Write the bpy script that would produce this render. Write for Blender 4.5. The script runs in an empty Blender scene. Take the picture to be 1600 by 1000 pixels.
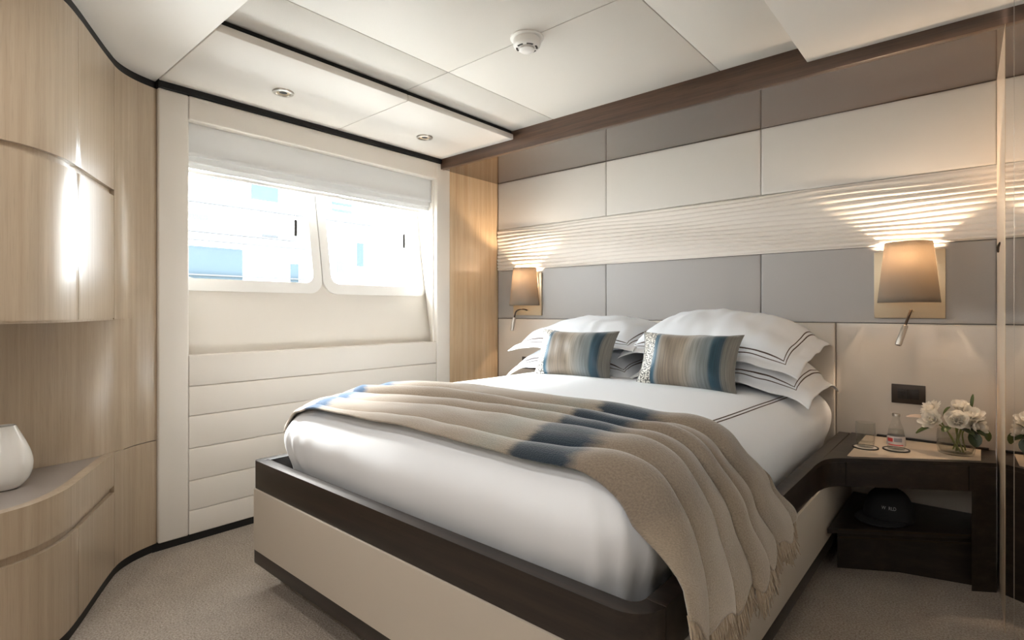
import bpy, bmesh, math, random
from mathutils import Vector, Matrix, noise
from mathutils.bvhtree import BVHTree
random.seed(7)
S = bpy.context.scene
COL = S.collection
PI = math.pi

# ------------------------------------------------------------------ camera
CAM_Z = 1.08
cd = bpy.data.cameras.new('camera'); cam = bpy.data.objects.new('camera', cd); COL.objects.link(cam)
cd.sensor_width = 36; cd.lens = 840 / 1600 * 36; cd.shift_y = -15 / 1600; cd.clip_start = 0.02
cam.location = (0, 0, CAM_Z); cam.rotation_euler = (PI / 2, 0, math.radians(41))
S.camera = cam

# ------------------------------------------------------------------ world, light, exposure
W = bpy.data.worlds.new('world'); S.world = W; W.use_nodes = True
bg = W.node_tree.nodes['Background']
bg.inputs[0].default_value = (0.89, 0.95, 1.0, 1); bg.inputs[1].default_value = 18.0
S.view_settings.view_transform = 'Standard'; S.view_settings.look = 'None'
S.view_settings.gamma = 1; S.view_settings.use_curve_mapping = False
S.view_settings.exposure = 0.37

def light(name, kind, loc, energy, color, rot=(0, 0, 0), **kw):
    d = bpy.data.lights.new(name, kind); d.energy = energy; d.color = color
    for k, v in kw.items(): setattr(d, k, v)
    o = bpy.data.objects.new(name, d); COL.objects.link(o); o.location = loc; o.rotation_euler = rot
    return o
# daylight portal in the window opening (guides the sky's own light)
p = light('window_daylight', 'AREA', (-3.0, 1.67, 1.50), 1, (1, 1, 1), (0, -PI / 2, 0), shape='RECTANGLE', size=0.75, size_y=1.65)
p.data.cycles.is_portal = True
# hazy low sun coming in through the windows onto the bed
sun = light('hazy_sun', 'SUN', (-8, 1, 8), 18.0, (1.0, 0.97, 0.92), angle=math.radians(14))
sun.rotation_euler = Vector((1.0, 0.04, -0.82)).to_track_quat('-Z', 'Y').to_euler()
ADDED_DOWN = [(-1.45, 0.25, 4.5), (-0.75, 0.25, 1.0), (-1.0, -0.75, 6), (-0.1, -0.75, 5)]  # downlights added out of view to light the cabin
ADDED_SCONCE = [(-0.45, -1.27, 1.66, 7), (-1.75, -1.27, 1.66, 5.5)]   # wall lamps added behind the viewpoint to brighten the room
for x, y, e in ADDED_DOWN:
    light('added_downlight_bulb', 'AREA', (x, y, 2.07), e, (1.0, 0.98, 0.96), shape='DISK', size=0.10)

# ------------------------------------------------------------------ materials
def nodes(name):
    m = bpy.data.materials.new(name); m.use_nodes = True
    nt = m.node_tree; b = nt.nodes['Principled BSDF']
    return m, nt, b
def N(nt, t, **kw):
    n = nt.nodes.new(t)
    for k, v in kw.items():
        if k.startswith('i_'):
            key = k[2:]; key = int(key) if key.isdigit() else key.replace('_', ' ')
            n.inputs[key].default_value = v
        else: setattr(n, k, v)
    return n
def srgb(r, g, b):
    f = lambda c: ((c / 255 + .055) / 1.055) ** 2.4 if c > 10 else c / 255 / 12.92
    return (f(r), f(g), f(b), 1)
def math_node(nt, op, a, b=None):
    n = N(nt, 'ShaderNodeMath', operation=op)
    for i, v in enumerate((a, b)):
        if v is None: continue
        if isinstance(v, (int, float)): n.inputs[i].default_value = v
        else: nt.links.new(v, n.inputs[i])
    return n.outputs[0]
def plain(name, col, rough=.5, metal=0, bump=0, bscale=300, coat=0, spec=.5, sheen=0, emis=None, estr=0):
    m, nt, b = nodes(name)
    b.inputs['Base Color'].default_value = col; b.inputs['Roughness'].default_value = rough
    b.inputs['Metallic'].default_value = metal; b.inputs['Coat Weight'].default_value = coat
    b.inputs['Coat Roughness'].default_value = .05
    b.inputs['Specular IOR Level'].default_value = spec; b.inputs['Sheen Weight'].default_value = sheen
    if emis: b.inputs['Emission Color'].default_value = emis; b.inputs['Emission Strength'].default_value = estr
    if bump:
        tc = N(nt, 'ShaderNodeTexCoord'); n = N(nt, 'ShaderNodeTexNoise', i_Scale=bscale, i_Detail=4)
        bp = N(nt, 'ShaderNodeBump', i_Strength=bump, i_Distance=.002)
        nt.links.new(tc.outputs['Object'], n.inputs['Vector']); nt.links.new(n.outputs['Fac'], bp.inputs['Height'])
        nt.links.new(bp.outputs['Normal'], b.inputs['Normal'])
    return m
def wood(name, c1, c2, c3, scale=(22, 22, .9), rough=.35, coat=.3, pores=.5, crough=.06):
    m, nt, b = nodes(name)
    tc = N(nt, 'ShaderNodeTexCoord'); mp = N(nt, 'ShaderNodeMapping'); mp.inputs['Scale'].default_value = scale
    n1 = N(nt, 'ShaderNodeTexNoise', i_Scale=1.0, i_Detail=6, i_Roughness=.6)
    r = N(nt, 'ShaderNodeValToRGB')
    r.color_ramp.elements[0].position = .3; r.color_ramp.elements[0].color = c1
    r.color_ramp.elements[1].position = .72; r.color_ramp.elements[1].color = c3
    e = r.color_ramp.elements.new(.5); e.color = c2
    mp2 = N(nt, 'ShaderNodeMapping'); mp2.inputs['Scale'].default_value = tuple(v * (7 if v > 5 else 10) for v in scale)
    n2 = N(nt, 'ShaderNodeTexNoise', i_Scale=1.0, i_Detail=3)
    r2 = N(nt, 'ShaderNodeValToRGB'); r2.color_ramp.elements[0].position = .33; r2.color_ramp.elements[1].position = .45
    r2.color_ramp.elements[0].color = (1 - pores,) * 3 + (1,); r2.color_ramp.elements[1].color = (1, 1, 1, 1)
    mx = N(nt, 'ShaderNodeMix', data_type='RGBA', blend_type='MULTIPLY'); mx.inputs[0].default_value = .6
    L = nt.links.new
    L(tc.outputs['Object'], mp.inputs[0]); L(mp.outputs[0], n1.inputs['Vector']); L(n1.outputs['Fac'], r.inputs[0])
    L(tc.outputs['Object'], mp2.inputs[0]); L(mp2.outputs[0], n2.inputs['Vector']); L(n2.outputs['Fac'], r2.inputs[0])
    L(r.outputs[0], mx.inputs[6]); L(r2.outputs[0], mx.inputs[7]); L(mx.outputs[2], b.inputs['Base Color'])
    b.inputs['Roughness'].default_value = rough; b.inputs['Coat Weight'].default_value = coat
    b.inputs['Coat Roughness'].default_value = crough
    return m
M = {}
M['veneer'] = wood('pale veneer', srgb(173, 153, 129), srgb(181, 162, 138), srgb(190, 172, 149), (48, 48, 1.1), .36, .4, .16, .16)
M['veneer_warm'] = wood('gloss warm veneer', srgb(188, 158, 122), srgb(204, 176, 140), srgb(214, 188, 154), (26, 26, .7), .25, .6, .2, .06)
M['ebony'] = wood('dark ebony veneer', srgb(22, 17, 14), srgb(36, 28, 23), srgb(54, 43, 35), (1.2, 30, 30), .42, .12, .4, .12)
M['ebony_beam'] = wood('brown ebony beam', srgb(58, 40, 30), srgb(78, 56, 42), srgb(100, 74, 56), (1.2, 40, 40), .4, .2, .4, .1)
M['ebony_gloss'] = wood('mirror polished ebony', srgb(40, 27, 20), srgb(58, 40, 30), srgb(78, 56, 42), (1.0, 30, 30), .12, 1.0, .3, .0)
for _n in M['ebony_gloss'].node_tree.nodes:
    if _n.type == 'BSDF_PRINCIPLED': _n.inputs['Coat IOR'].default_value = 1.6; _n.inputs['Specular IOR Level'].default_value = .1
M['black'] = plain('black trim', srgb(16, 14, 13), .6)
M['leather_white'] = plain('off white leather', srgb(228, 221, 211), .45, bump=.15, bscale=500)
M['leather_grey'] = plain('grey leather', srgb(216, 210, 202), .5, bump=.3, bscale=450)
M['leather_mid'] = plain('mid grey leather', srgb(168, 164, 160), .5, bump=.3, bscale=450)
M['leather_beige'] = plain('pale beige leather', srgb(206, 198, 188), .48, bump=.25, bscale=450)
M['bed_leather'] = plain('stone leather', srgb(196, 186, 172), .5, bump=.25, bscale=500)
M['rib'] = plain('pleated fabric', srgb(228, 220, 210), .6, bump=.15, bscale=700)
M['ceiling'] = plain('ceiling leather', srgb(216, 211, 203), .6, bump=.25, bscale=260)
M['ceiling_white'] = plain('white ceiling lacquer', srgb(222, 216, 208), .5)
M['white_paint'] = plain('white painted', srgb(240, 237, 232), .35)
M['white_plastic'] = plain('white plastic', srgb(238, 236, 232), .35)
M['steel'] = plain('brushed steel', srgb(190, 184, 176), .3, 1)
M['satin_steel'] = plain('satin nickel', srgb(214, 196, 168), .38, 1)
M['dark_metal'] = plain('dark neck', srgb(70, 60, 52), .4, .8)
M['bronze'] = plain('dark bronze', srgb(62, 52, 45), .45, .3)
M['bronze2'] = plain('dark bronze inset', srgb(40, 34, 30), .5, .2)
M['dark_gap'] = plain('dark recess', (.004, .004, .004, 1), .8)
M['mirror'] = plain('mirror', (.82, .80, .77, 1), .0, 1)
M['inlay'] = plain('leather inlay', srgb(216, 198, 176), .32, bump=.1, bscale=600, coat=.2)
M['counter'] = plain('grey counter', srgb(150, 140, 132), .35)
M['ceramic'] = plain('white glazed ceramic', srgb(226, 222, 215), .15, coat=.6)
M['cap_cloth'] = plain('black cotton', (.006, .006, .007, 1), .9)
M['print_white'] = plain('white print', srgb(150, 150, 150), .7)
M['coaster_white'] = plain('coaster white', srgb(220, 214, 206), .4)
M['rubber'] = plain('rubber black', srgb(22, 20, 20), .5)
M['petal_core'] = plain('yellowish flower core', srgb(214, 200, 140), .7)
M['leaf'] = plain('green leaf', srgb(72, 86, 36), .45)
M['leaf_dark'] = plain('dark green leaf', srgb(44, 58, 26), .45)
M['dry_leaf'] = plain('silvery leaf', srgb(190, 170, 156), .6)
M['stem'] = plain('green stem', srgb(120, 128, 66), .5)
M['red'] = plain('red print', srgb(205, 66, 62), .5)
M['paper'] = plain('label paper', srgb(214, 202, 196), .5)
M['paper_grey'] = plain('label print grey', srgb(150, 146, 150), .5)
M['stitch'] = plain('taupe stitch', srgb(92, 78, 70), .8)

def carpet():
    m, nt, b = nodes('carpet'); L = nt.links.new
    tc = N(nt, 'ShaderNodeTexCoord'); n = N(nt, 'ShaderNodeTexNoise', i_Scale=160, i_Detail=3, i_Roughness=.7)
    n2 = N(nt, 'ShaderNodeTexNoise', i_Scale=9, i_Detail=3)
    r = N(nt, 'ShaderNodeValToRGB'); r.color_ramp.elements[0].position = .32; r.color_ramp.elements[1].position = .7
    r.color_ramp.elements[0].color = srgb(146, 133, 120); r.color_ramp.elements[1].color = srgb(212, 201, 188)
    mx = N(nt, 'ShaderNodeMix', data_type='RGBA', blend_type='MULTIPLY'); mx.inputs[0].default_value = .25
    bp = N(nt, 'ShaderNodeBump', i_Strength=.9, i_Distance=.006)
    L(tc.outputs['Object'], n.inputs['Vector']); L(tc.outputs['Object'], n2.inputs['Vector'])
    L(n.outputs['Fac'], r.inputs[0]); L(r.outputs[0], mx.inputs[6]); L(n2.outputs['Fac'], mx.inputs[7])
    L(mx.outputs[2], b.inputs['Base Color']); L(n.outputs['Fac'], bp.inputs['Height']); L(bp.outputs[0], b.inputs['Normal'])
    b.inputs['Roughness'].default_value = .95; b.inputs['Specular IOR Level'].default_value = .1
    return m
M['carpet'] = carpet()

def glassmix(name, fac=.06, tint=(1, 1, 1, 1)):
    m = bpy.data.materials.new(name); m.use_nodes = True; nt = m.node_tree; nt.nodes.clear()
    o = N(nt, 'ShaderNodeOutputMaterial'); t = N(nt, 'ShaderNodeBsdfTransparent'); t.inputs[0].default_value = tint
    g = N(nt, 'ShaderNodeBsdfGlossy'); g.inputs['Roughness'].default_value = .02
    f = N(nt, 'ShaderNodeFresnel', i_IOR=1.45); ge = N(nt, 'ShaderNodeNewGeometry')
    nt.links.new(math_node(nt, 'SUBTRACT', 1.45, math_node(nt, 'MULTIPLY', ge.outputs['Backfacing'], .76)), f.inputs['IOR']); mx = N(nt, 'ShaderNodeMixShader')
    nt.links.new(f.outputs[0], mx.inputs[0]); nt.links.new(t.outputs[0], mx.inputs[1]); nt.links.new(g.outputs[0], mx.inputs[2])
    nt.links.new(mx.outputs[0], o.inputs[0]); return m
M['glass'] = glassmix('window glass', tint=(.96, .98, .98, 1))
M['glassware'] = glassmix('clear glassware', tint=(.955, .96, .95, 1))
M['water'] = glassmix('water', tint=(.97, .975, .96, 1))

def fabric_mix(name, col, trans=.25, rough=.8, bump=0, bscale=500):
    m, nt, b = nodes(name); L = nt.links.new
    b.inputs['Base Color'].default_value = col; b.inputs['Roughness'].default_value = rough
    b.inputs['Specular IOR Level'].default_value = .2
    t = N(nt, 'ShaderNodeBsdfTranslucent'); t.inputs[0].default_value = col
    mx = N(nt, 'ShaderNodeMixShader'); mx.inputs[0].default_value = trans
    out = nt.nodes['Material Output']
    L(b.outputs[0], mx.inputs[1]); L(t.outputs[0], mx.inputs[2]); L(mx.outputs[0], out.inputs[0])
    if bump:
        tc = N(nt, 'ShaderNodeTexCoord'); n = N(nt, 'ShaderNodeTexNoise', i_Scale=bscale, i_Detail=2)
        bp = N(nt, 'ShaderNodeBump', i_Strength=bump, i_Distance=.002)
        L(tc.outputs['Object'], n.inputs['Vector']); L(n.outputs['Fac'], bp.inputs['Height']); L(bp.outputs[0], b.inputs['Normal'])
    return m
M['petal'] = fabric_mix('white petal', srgb(250, 246, 238), .45, .6)
M['blind'] = fabric_mix('blind fabric', srgb(232, 231, 229), .14)
M['shade'] = fabric_mix('lamp shade fabric', srgb(150, 138, 124), .34, bump=.5, bscale=260)
M['shade_lining'] = plain('lamp shade lining', srgb(225, 205, 170), .8)
M['linen'] = plain('white linen', srgb(236, 239, 243), .7, bump=.06, bscale=900, sheen=.1)

def pillow_mat(hw, hd):
    # white cotton with two thin taupe lines set in from the edge (flat embroidery, mapped in metres)
    m, nt, b = nodes('pillowcase %.2f' % hw); L = nt.links.new
    uv = N(nt, 'ShaderNodeUVMap'); sp = N(nt, 'ShaderNodeSeparateXYZ'); L(uv.outputs[0], sp.inputs[0])
    dx = math_node(nt, 'SUBTRACT', hw, math_node(nt, 'ABSOLUTE', sp.outputs[0]))
    dy = math_node(nt, 'SUBTRACT', hd, math_node(nt, 'ABSOLUTE', sp.outputs[1]))
    d = math_node(nt, 'MINIMUM', dx, dy)
    l1 = math_node(nt, 'LESS_THAN', math_node(nt, 'ABSOLUTE', math_node(nt, 'SUBTRACT', d, .050)), .0014)
    l2 = math_node(nt, 'LESS_THAN', math_node(nt, 'ABSOLUTE', math_node(nt, 'SUBTRACT', d, .059)), .0014)
    f = math_node(nt, 'MAXIMUM', l1, l2)
    mx = N(nt, 'ShaderNodeMix', data_type='RGBA'); L(f, mx.inputs[0])
    mx.inputs[6].default_value = srgb(236, 239, 243); mx.inputs[7].default_value = srgb(88, 74, 68)
    L(mx.outputs[2], b.inputs['Base Color']); b.inputs['Roughness'].default_value = .7
    b.inputs['Specular IOR Level'].default_value = .2
    return m
def cushion_mat():
    m, nt, b = nodes('striped cushion fabric'); L = nt.links.new
    uv = N(nt, 'ShaderNodeUVMap'); sp = N(nt, 'ShaderNodeSeparateXYZ'); L(uv.outputs[0], sp.inputs[0])
    mp = N(nt, 'ShaderNodeMapping'); mp.inputs['Scale'].default_value = (150, 3.0, 1); L(uv.outputs[0], mp.inputs[0])
    n = N(nt, 'ShaderNodeTexNoise', i_Scale=1, i_Detail=5, i_Roughness=.7); L(mp.outputs[0], n.inputs['Vector'])
    x = math_node(nt, 'ADD', math_node(nt, 'DIVIDE', sp.outputs[0], .46), .5)
    x2 = math_node(nt, 'ADD', x, math_node(nt, 'MULTIPLY', math_node(nt, 'SUBTRACT', n.outputs['Fac'], .5), .035))
    r = N(nt, 'ShaderNodeValToRGB'); cr = r.color_ramp
    st = [(0, (118, 116, 112)), (.03, (150, 146, 138)), (.175, (150, 146, 138)), (.188, (44, 88, 110)), (.222, (46, 92, 116)), (.238, (150, 150, 148)),
          (.27, (142, 130, 116)), (.42, (138, 124, 108)), (.52, (150, 138, 122)), (.62, (148, 148, 144)), (.70, (126, 134, 136)),
          (.765, (116, 126, 130)), (.79, (34, 74, 92)), (.875, (26, 62, 80)), (.90, (112, 112, 108)), (1, (122, 120, 114))]
    cr.elements[0].position = 0; cr.elements[0].color = srgb(*st[0][1]); cr.elements[1].position = 1; cr.elements[1].color = srgb(*st[-1][1])
    for p_, c in st[1:-1]:
        e = cr.elements.new(p_); e.color = srgb(*c)
    L(x2, r.inputs[0])
    # woven streaks
    r2 = N(nt, 'ShaderNodeValToRGB'); r2.color_ramp.elements[0].position = .3; r2.color_ramp.elements[1].position = .7
    r2.color_ramp.elements[0].color = (.45, .45, .45, 1); r2.color_ramp.elements[1].color = (1.35, 1.32, 1.28, 1); L(n.outputs['Fac'], r2.inputs[0])
    mx = N(nt, 'ShaderNodeMix', data_type='RGBA', blend_type='MULTIPLY'); mx.inputs[0].default_value = .85
    L(r.outputs[0], mx.inputs[6]); L(r2.outputs[0], mx.inputs[7])
    # silvery sequin flecks on the left end
    mp3 = N(nt, 'ShaderNodeMapping'); mp3.inputs['Scale'].default_value = (100, 150, 1); L(uv.outputs[0], mp3.inputs[0])
    n3 = N(nt, 'ShaderNodeTexNoise', i_Scale=1, i_Detail=1); L(mp3.outputs[0], n3.inputs['Vector'])
    r3 = N(nt, 'ShaderNodeValToRGB'); r3.color_ramp.elements[0].position = .46; r3.color_ramp.elements[1].position = .54
    r3.color_ramp.elements[0].color = srgb(92, 88, 82); r3.color_ramp.elements[1].color = srgb(226, 222, 212); L(n3.outputs['Fac'], r3.inputs[0])
    inr = math_node(nt, 'MULTIPLY', math_node(nt, 'GREATER_THAN', x, .025), math_node(nt, 'LESS_THAN', x2, .182))
    mx2 = N(nt, 'ShaderNodeMix', data_type='RGBA'); L(inr, mx2.inputs[0]); L(mx.outputs[2], mx2.inputs[6]); L(r3.outputs[0], mx2.inputs[7])
    L(mx2.outputs[2], b.inputs['Base Color']); b.inputs['Roughness'].default_value = .45; b.inputs['Sheen Weight'].default_value = .3
    bp = N(nt, 'ShaderNodeBump', i_Strength=.25, i_Distance=.002); L(n.outputs['Fac'], bp.inputs['Height']); L(bp.outputs[0], b.inputs['Normal'])
    return m
def throw_mat():
    # uv.x = distance along the throw in metres, uv.y across
    m, nt, b = nodes('brushed wool throw'); L = nt.links.new
    uv = N(nt, 'ShaderNodeUVMap'); sp = N(nt, 'ShaderNodeSeparateXYZ'); L(uv.outputs[0], sp.inputs[0])
    mp = N(nt, 'ShaderNodeMapping'); mp.inputs['Scale'].default_value = (6, 40, 1); L(uv.outputs[0], mp.inputs[0])
    n = N(nt, 'ShaderNodeTexNoise', i_Scale=1, i_Detail=5, i_Roughness=.65); L(mp.outputs[0], n.inputs['Vector'])
    xx = math_node(nt, 'ADD', math_node(nt, 'DIVIDE', sp.outputs[0], 2.2), math_node(nt, 'MULTIPLY', math_node(nt, 'SUBTRACT', n.outputs['Fac'], .5), .05))
    r = N(nt, 'ShaderNodeValToRGB'); cr = r.color_ramp
    st = [(0, (190, 176, 160)), (.098, (196, 184, 170)), (.112, (44, 84, 124)), (.140, (56, 96, 132)), (.160, (176, 164, 150)), (.30, (160, 146, 130)),
          (.52, (150, 136, 120)), (.58, (142, 138, 126)), (.62, (150, 138, 122)), (.635, (34, 46, 56)), (.715, (38, 52, 64)), (.745, (140, 126, 110)),
          (.84, (140, 128, 114)), (.87, (156, 142, 125)), (.92, (162, 149, 132)), (1, (182, 167, 147))]
    cr.elements[0].position = 0; cr.elements[0].color = srgb(*st[0][1]); cr.elements[1].position = 1; cr.elements[1].color = srgb(*st[-1][1])
    for p_, c in st[1:-1]:
        e = cr.elements.new(p_); e.color = srgb(*c)
    L(xx, r.inputs[0])
    n2 = N(nt, 'ShaderNodeTexNoise', i_Scale=220, i_Detail=3); L(uv.outputs[0], n2.inputs['Vector'])
    r2 = N(nt, 'ShaderNodeValToRGB'); r2.color_ramp.elements[0].position = .3; r2.color_ramp.elements[1].position = .7
    r2.color_ramp.elements[0].color = (.75, .75, .75, 1); r2.color_ramp.elements[1].color = (1.15, 1.15, 1.15, 1); L(n2.outputs['Fac'], r2.inputs[0])
    mx = N(nt, 'ShaderNodeMix', data_type='RGBA', blend_type='MULTIPLY'); mx.inputs[0].default_value = .8
    L(r.outputs[0], mx.inputs[6]); L(r2.outputs[0], mx.inputs[7]); L(mx.outputs[2], b.inputs['Base Color'])
    bp = N(nt, 'ShaderNodeBump', i_Strength=.6, i_Distance=.003); L(n2.outputs['Fac'], bp.inputs['Height']); L(bp.outputs[0], b.inputs['Normal'])
    b.inputs['Roughness'].default_value = .95; b.inputs['Sheen Weight'].default_value = .5; b.inputs['Specular IOR Level'].default_value = .1
    return m
M['cushion'] = cushion_mat(); M['throw'] = throw_mat()
M['fringe'] = plain('wool fringe', srgb(186, 168, 144), .95, sheen=.4)

# ------------------------------------------------------------------ mesh helpers
def origin(o):
    v = Vector((0, 0, 0))
    while o: v += o.location; o = o.parent
    return v
def thing(name, loc, label, cat, group=None):
    o = bpy.data.objects.new(name, None); COL.objects.link(o); o.location = loc
    o.empty_display_size = .05; o['label'] = label; o['category'] = cat
    if group: o['group'] = group
    return o
def tag(o, label, cat, group=None):
    o['label'] = label; o['category'] = cat
    if group: o['group'] = group
    return o
def mesh(name, verts, faces, mat, parent=None, smooth=False, uv=None, kind=None, label=None, loc=None):
    """one mesh object; verts in world metres (moved into the parent's frame)"""
    off = origin(parent) if parent else (Vector(loc) if loc else Vector((0, 0, 0)))
    me = bpy.data.meshes.new(name)
    me.from_pydata([tuple(Vector(v) - off) for v in verts], [], faces)
    if uv:
        l = me.uv_layers.new(name='UVMap')
        for lp in me.loops: l.data[lp.index].uv = uv[lp.vertex_index]
    me.materials.append(M[mat] if isinstance(mat, str) else mat)
    if smooth: me.polygons.foreach_set('use_smooth', [True] * len(me.polygons))
    me.update()
    o = bpy.data.objects.new(name, me); COL.objects.link(o)
    if parent: o.parent = parent
    elif loc: o.location = loc
    if kind: o['kind'] = kind
    if label: o['label'] = label
    return o
def bm_obj(name, bm, mat, parent=None, smooth=False, kind=None, label=None, loc=None, angle=None):
    off = origin(parent) if parent else (Vector(loc) if loc else Vector((0, 0, 0)))
    bmesh.ops.translate(bm, verts=bm.verts, vec=-off)
    bmesh.ops.recalc_face_normals(bm, faces=bm.faces)
    me = bpy.data.meshes.new(name); bm.to_mesh(me); bm.free()
    me.materials.append(M[mat] if isinstance(mat, str) else mat)
    if smooth:
        me.polygons.foreach_set('use_smooth', [True] * len(me.polygons))
        if angle: me.set_sharp_from_angle(angle=math.radians(angle))
    o = bpy.data.objects.new(name, me); COL.objects.link(o)
    if parent: o.parent = parent
    elif loc: o.location = loc
    if kind: o['kind'] = kind
    if label: o['label'] = label
    return o
def box(name, x0, x1, y0, y1, z0, z1, mat, parent=None, bev=0, seg=2, **kw):
    bm = bmesh.new(); bmesh.ops.create_cube(bm, size=1)
    for v in bm.verts: v.co = Vector(((x0 + x1) / 2 + v.co.x * (x1 - x0), (y0 + y1) / 2 + v.co.y * (y1 - y0), (z0 + z1) / 2 + v.co.z * (z1 - z0)))
    if bev: bmesh.ops.bevel(bm, geom=bm.edges[:], offset=bev, segments=seg, profile=.5, affect='EDGES')
    return bm_obj(name, bm, mat, parent, smooth=bool(bev), angle=40 if bev else None, **kw)
def prism(name, pts, z0, z1, mat, parent=None, bev=0, smooth=True, **kw):
    """closed plan polygon pulled up from z0 to z1"""
    bm = bmesh.new()
    a = [bm.verts.new((x, y, z0)) for x, y in pts]; b = [bm.verts.new((x, y, z1)) for x, y in pts]
    n = len(pts); bm.faces.new(a[::-1]); bm.faces.new(b)
    for i in range(n): bm.faces.new((a[i], a[(i + 1) % n], b[(i + 1) % n], b[i]))
    if bev:
        es = [e for e in bm.edges if abs(e.verts[0].co.z - e.verts[1].co.z) < 1e-6]
        bmesh.ops.bevel(bm, geom=es, offset=bev, segments=2, profile=.5, affect='EDGES')
    return bm_obj(name, bm, mat, parent, smooth=smooth, angle=35, **kw)
def offset_path(path, d):
    out = []
    for i, p in enumerate(path):
        a = Vector(path[max(i - 1, 0)]); b = Vector(path[min(i + 1, len(path) - 1)])
        t = (b - a).normalized(); out.append((p[0] - t.y * d, p[1] + t.x * d))
    return out
def strip(name, path, d, z0, z1, mat, parent=None, bev=.0, **kw):
    """a board of thickness d along an open plan path (d to the left of travel)"""
    return prism(name, path + offset_path(path, d)[::-1], z0, z1, mat, parent, bev, **kw)
def catmull(pts, n=10):
    out = []
    for i in range(len(pts) - 1):
        p0 = Vector(pts[max(i - 1, 0)]); p1 = Vector(pts[i]); p2 = Vector(pts[i + 1]); p3 = Vector(pts[min(i + 2, len(pts) - 1)])
        for k in range(n):
            t = k / n
            out.append(tuple(.5 * ((2 * p1) + (p2 - p0) * t + (2 * p0 - 5 * p1 + 4 * p2 - p3) * t * t + (3 * p1 - p0 - 3 * p2 + p3) * t ** 3)))
    out.append(tuple(pts[-1])); return out
def lathe(name, prof, c, mat, parent=None, seg=32, smooth=True, angle=40, **kw):
    bm = bmesh.new(); rings = []
    for r, z in prof:
        if r < 1e-6: rings.append([bm.verts.new((c[0], c[1], c[2] + z))])
        else: rings.append([bm.verts.new((c[0] + r * math.cos(2 * PI * i / seg), c[1] + r * math.sin(2 * PI * i / seg), c[2] + z)) for i in range(seg)])
    for a, b in zip(rings, rings[1:]):
        for i in range(seg):
            j = (i + 1) % seg
            if len(a) == 1 and len(b) == 1: continue
            if len(a) == 1: bm.faces.new((a[0], b[i], b[j]))
            elif len(b) == 1: bm.faces.new((a[i], a[j], b[0]))
            else: bm.faces.new((a[i], a[j], b[j], b[i]))
    return bm_obj(name, bm, mat, parent, smooth=smooth, angle=angle, **kw)
def tube_into(bm, pts, r, seg=8, caps=True):
    pts = [Vector(p) for p in pts]; rings = []
    for i, p in enumerate(pts):
        t = (pts[min(i + 1, len(pts) - 1)] - pts[max(i - 1, 0)]).normalized()
        u = t.cross(Vector((0, 0, 1)))
        if u.length < .05: u = t.cross(Vector((0, 1, 0)))
        u.normalize(); w = t.cross(u)
        rr = r[i] if isinstance(r, (list, tuple)) else r
        rings.append([bm.verts.new(p + u * rr * math.cos(2 * PI * k / seg) + w * rr * math.sin(2 * PI * k / seg)) for k in range(seg)])
    for a, b in zip(rings, rings[1:]):
        for k in range(seg): bm.faces.new((a[k], a[(k + 1) % seg], b[(k + 1) % seg], b[k]))
    if caps: bm.faces.new(rings[0][::-1]); bm.faces.new(rings[-1])
def tube(name, pts, r, mat, parent=None, seg=10, **kw):
    bm = bmesh.new(); tube_into(bm, pts, r, seg)
    return bm_obj(name, bm, mat, parent, smooth=True, angle=50, **kw)
def empty_struct(name, loc):
    o = bpy.data.objects.new(name, None); COL.objects.link(o); o.location = loc; o['kind'] = 'structure'; o.empty_display_size = .05
    return o
def rrect(x0, x1, y0, y1, r, n=8):
    pts = []
    for cx, cy, a0 in ((x1 - r, y1 - r, 0), (x0 + r, y1 - r, 90), (x0 + r, y0 + r, 180), (x1 - r, y0 + r, 270)):
        for k in range(n + 1):
            a = math.radians(a0 + 90 * k / n); pts.append((cx + r * math.cos(a), cy + r * math.sin(a)))
    return pts

# ------------------------------------------------------------------ the room shell
XW, YB = -2.767, 3.02           # window wall face, headboard wall face
ZC, ZS, ZR = 2.16, 2.105, 2.09   # coffer, lowered ceiling left, lowered ceiling right
SEAM = [XW, -1.82, -0.875, 0.055]
box('floor', -3.4, 1.0, -1.4, 3.2, -.05, 0, 'carpet', kind='structure')

# ceiling: slab above, lining panels below as pieces
ceil = empty_struct('ceiling', (-1.4, 1.2, 2.2))
box('slab', -3.4, 1.0, -1.4, 3.2, 2.22, 2.27, 'black', ceil)
g = .0015
box('panel', -2.20, -1.82 - g, 1.652 + g, 2.55, ZC, ZC + .03, 'ceiling', ceil, .0025)
box('panel', -2.20, -1.82 - g, .70, 1.652 - g, ZC, ZC + .03, 'ceiling', ceil, .0025)
box('panel', -1.82 + g, -.885 - g, 1.652 + g, 2.55, ZC, ZC + .03, 'ceiling', ceil, .0025)
box('panel', -1.82 + g, -.885 - g, .70, 1.652 - g, ZC, ZC + .03, 'ceiling', ceil, .0025)
box('panel', -.885 + g, -.48, .70, 2.55, ZC, ZC + .03, 'ceiling', ceil, .0025)
box('backing', -2.3, -.4, .6, 2.6, ZC + .03, ZC + .05, 'dark_gap', ceil)
box('lowered_panel', -2.755, -2.11, .774, 1.652 - g, ZS, ZS + .032, 'ceiling_white', ceil, .004)
box('lowered_panel', -2.755, -2.11, 1.652 + g, 2.44, ZS, ZS + .032, 'ceiling_white', ceil, .004)
box('lowered_panel', -2.79, -.53, -1.35, .770, ZS, ZS + .09, 'ceiling_white', ceil, .003)
box('lowered_panel', -.53, .80, -1.35, 2.443, ZR, ZR + .09, 'ceiling_white', ceil, .003)
box('shadow_gap', -2.80, -2.125, .775, 2.44, ZS + .032, ZC + .02, 'dark_gap', ceil)
box('shadow_gap', -2.81, -2.757, .774, 2.45, 2.078, ZS + .032, 'dark_gap', ceil)

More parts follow.
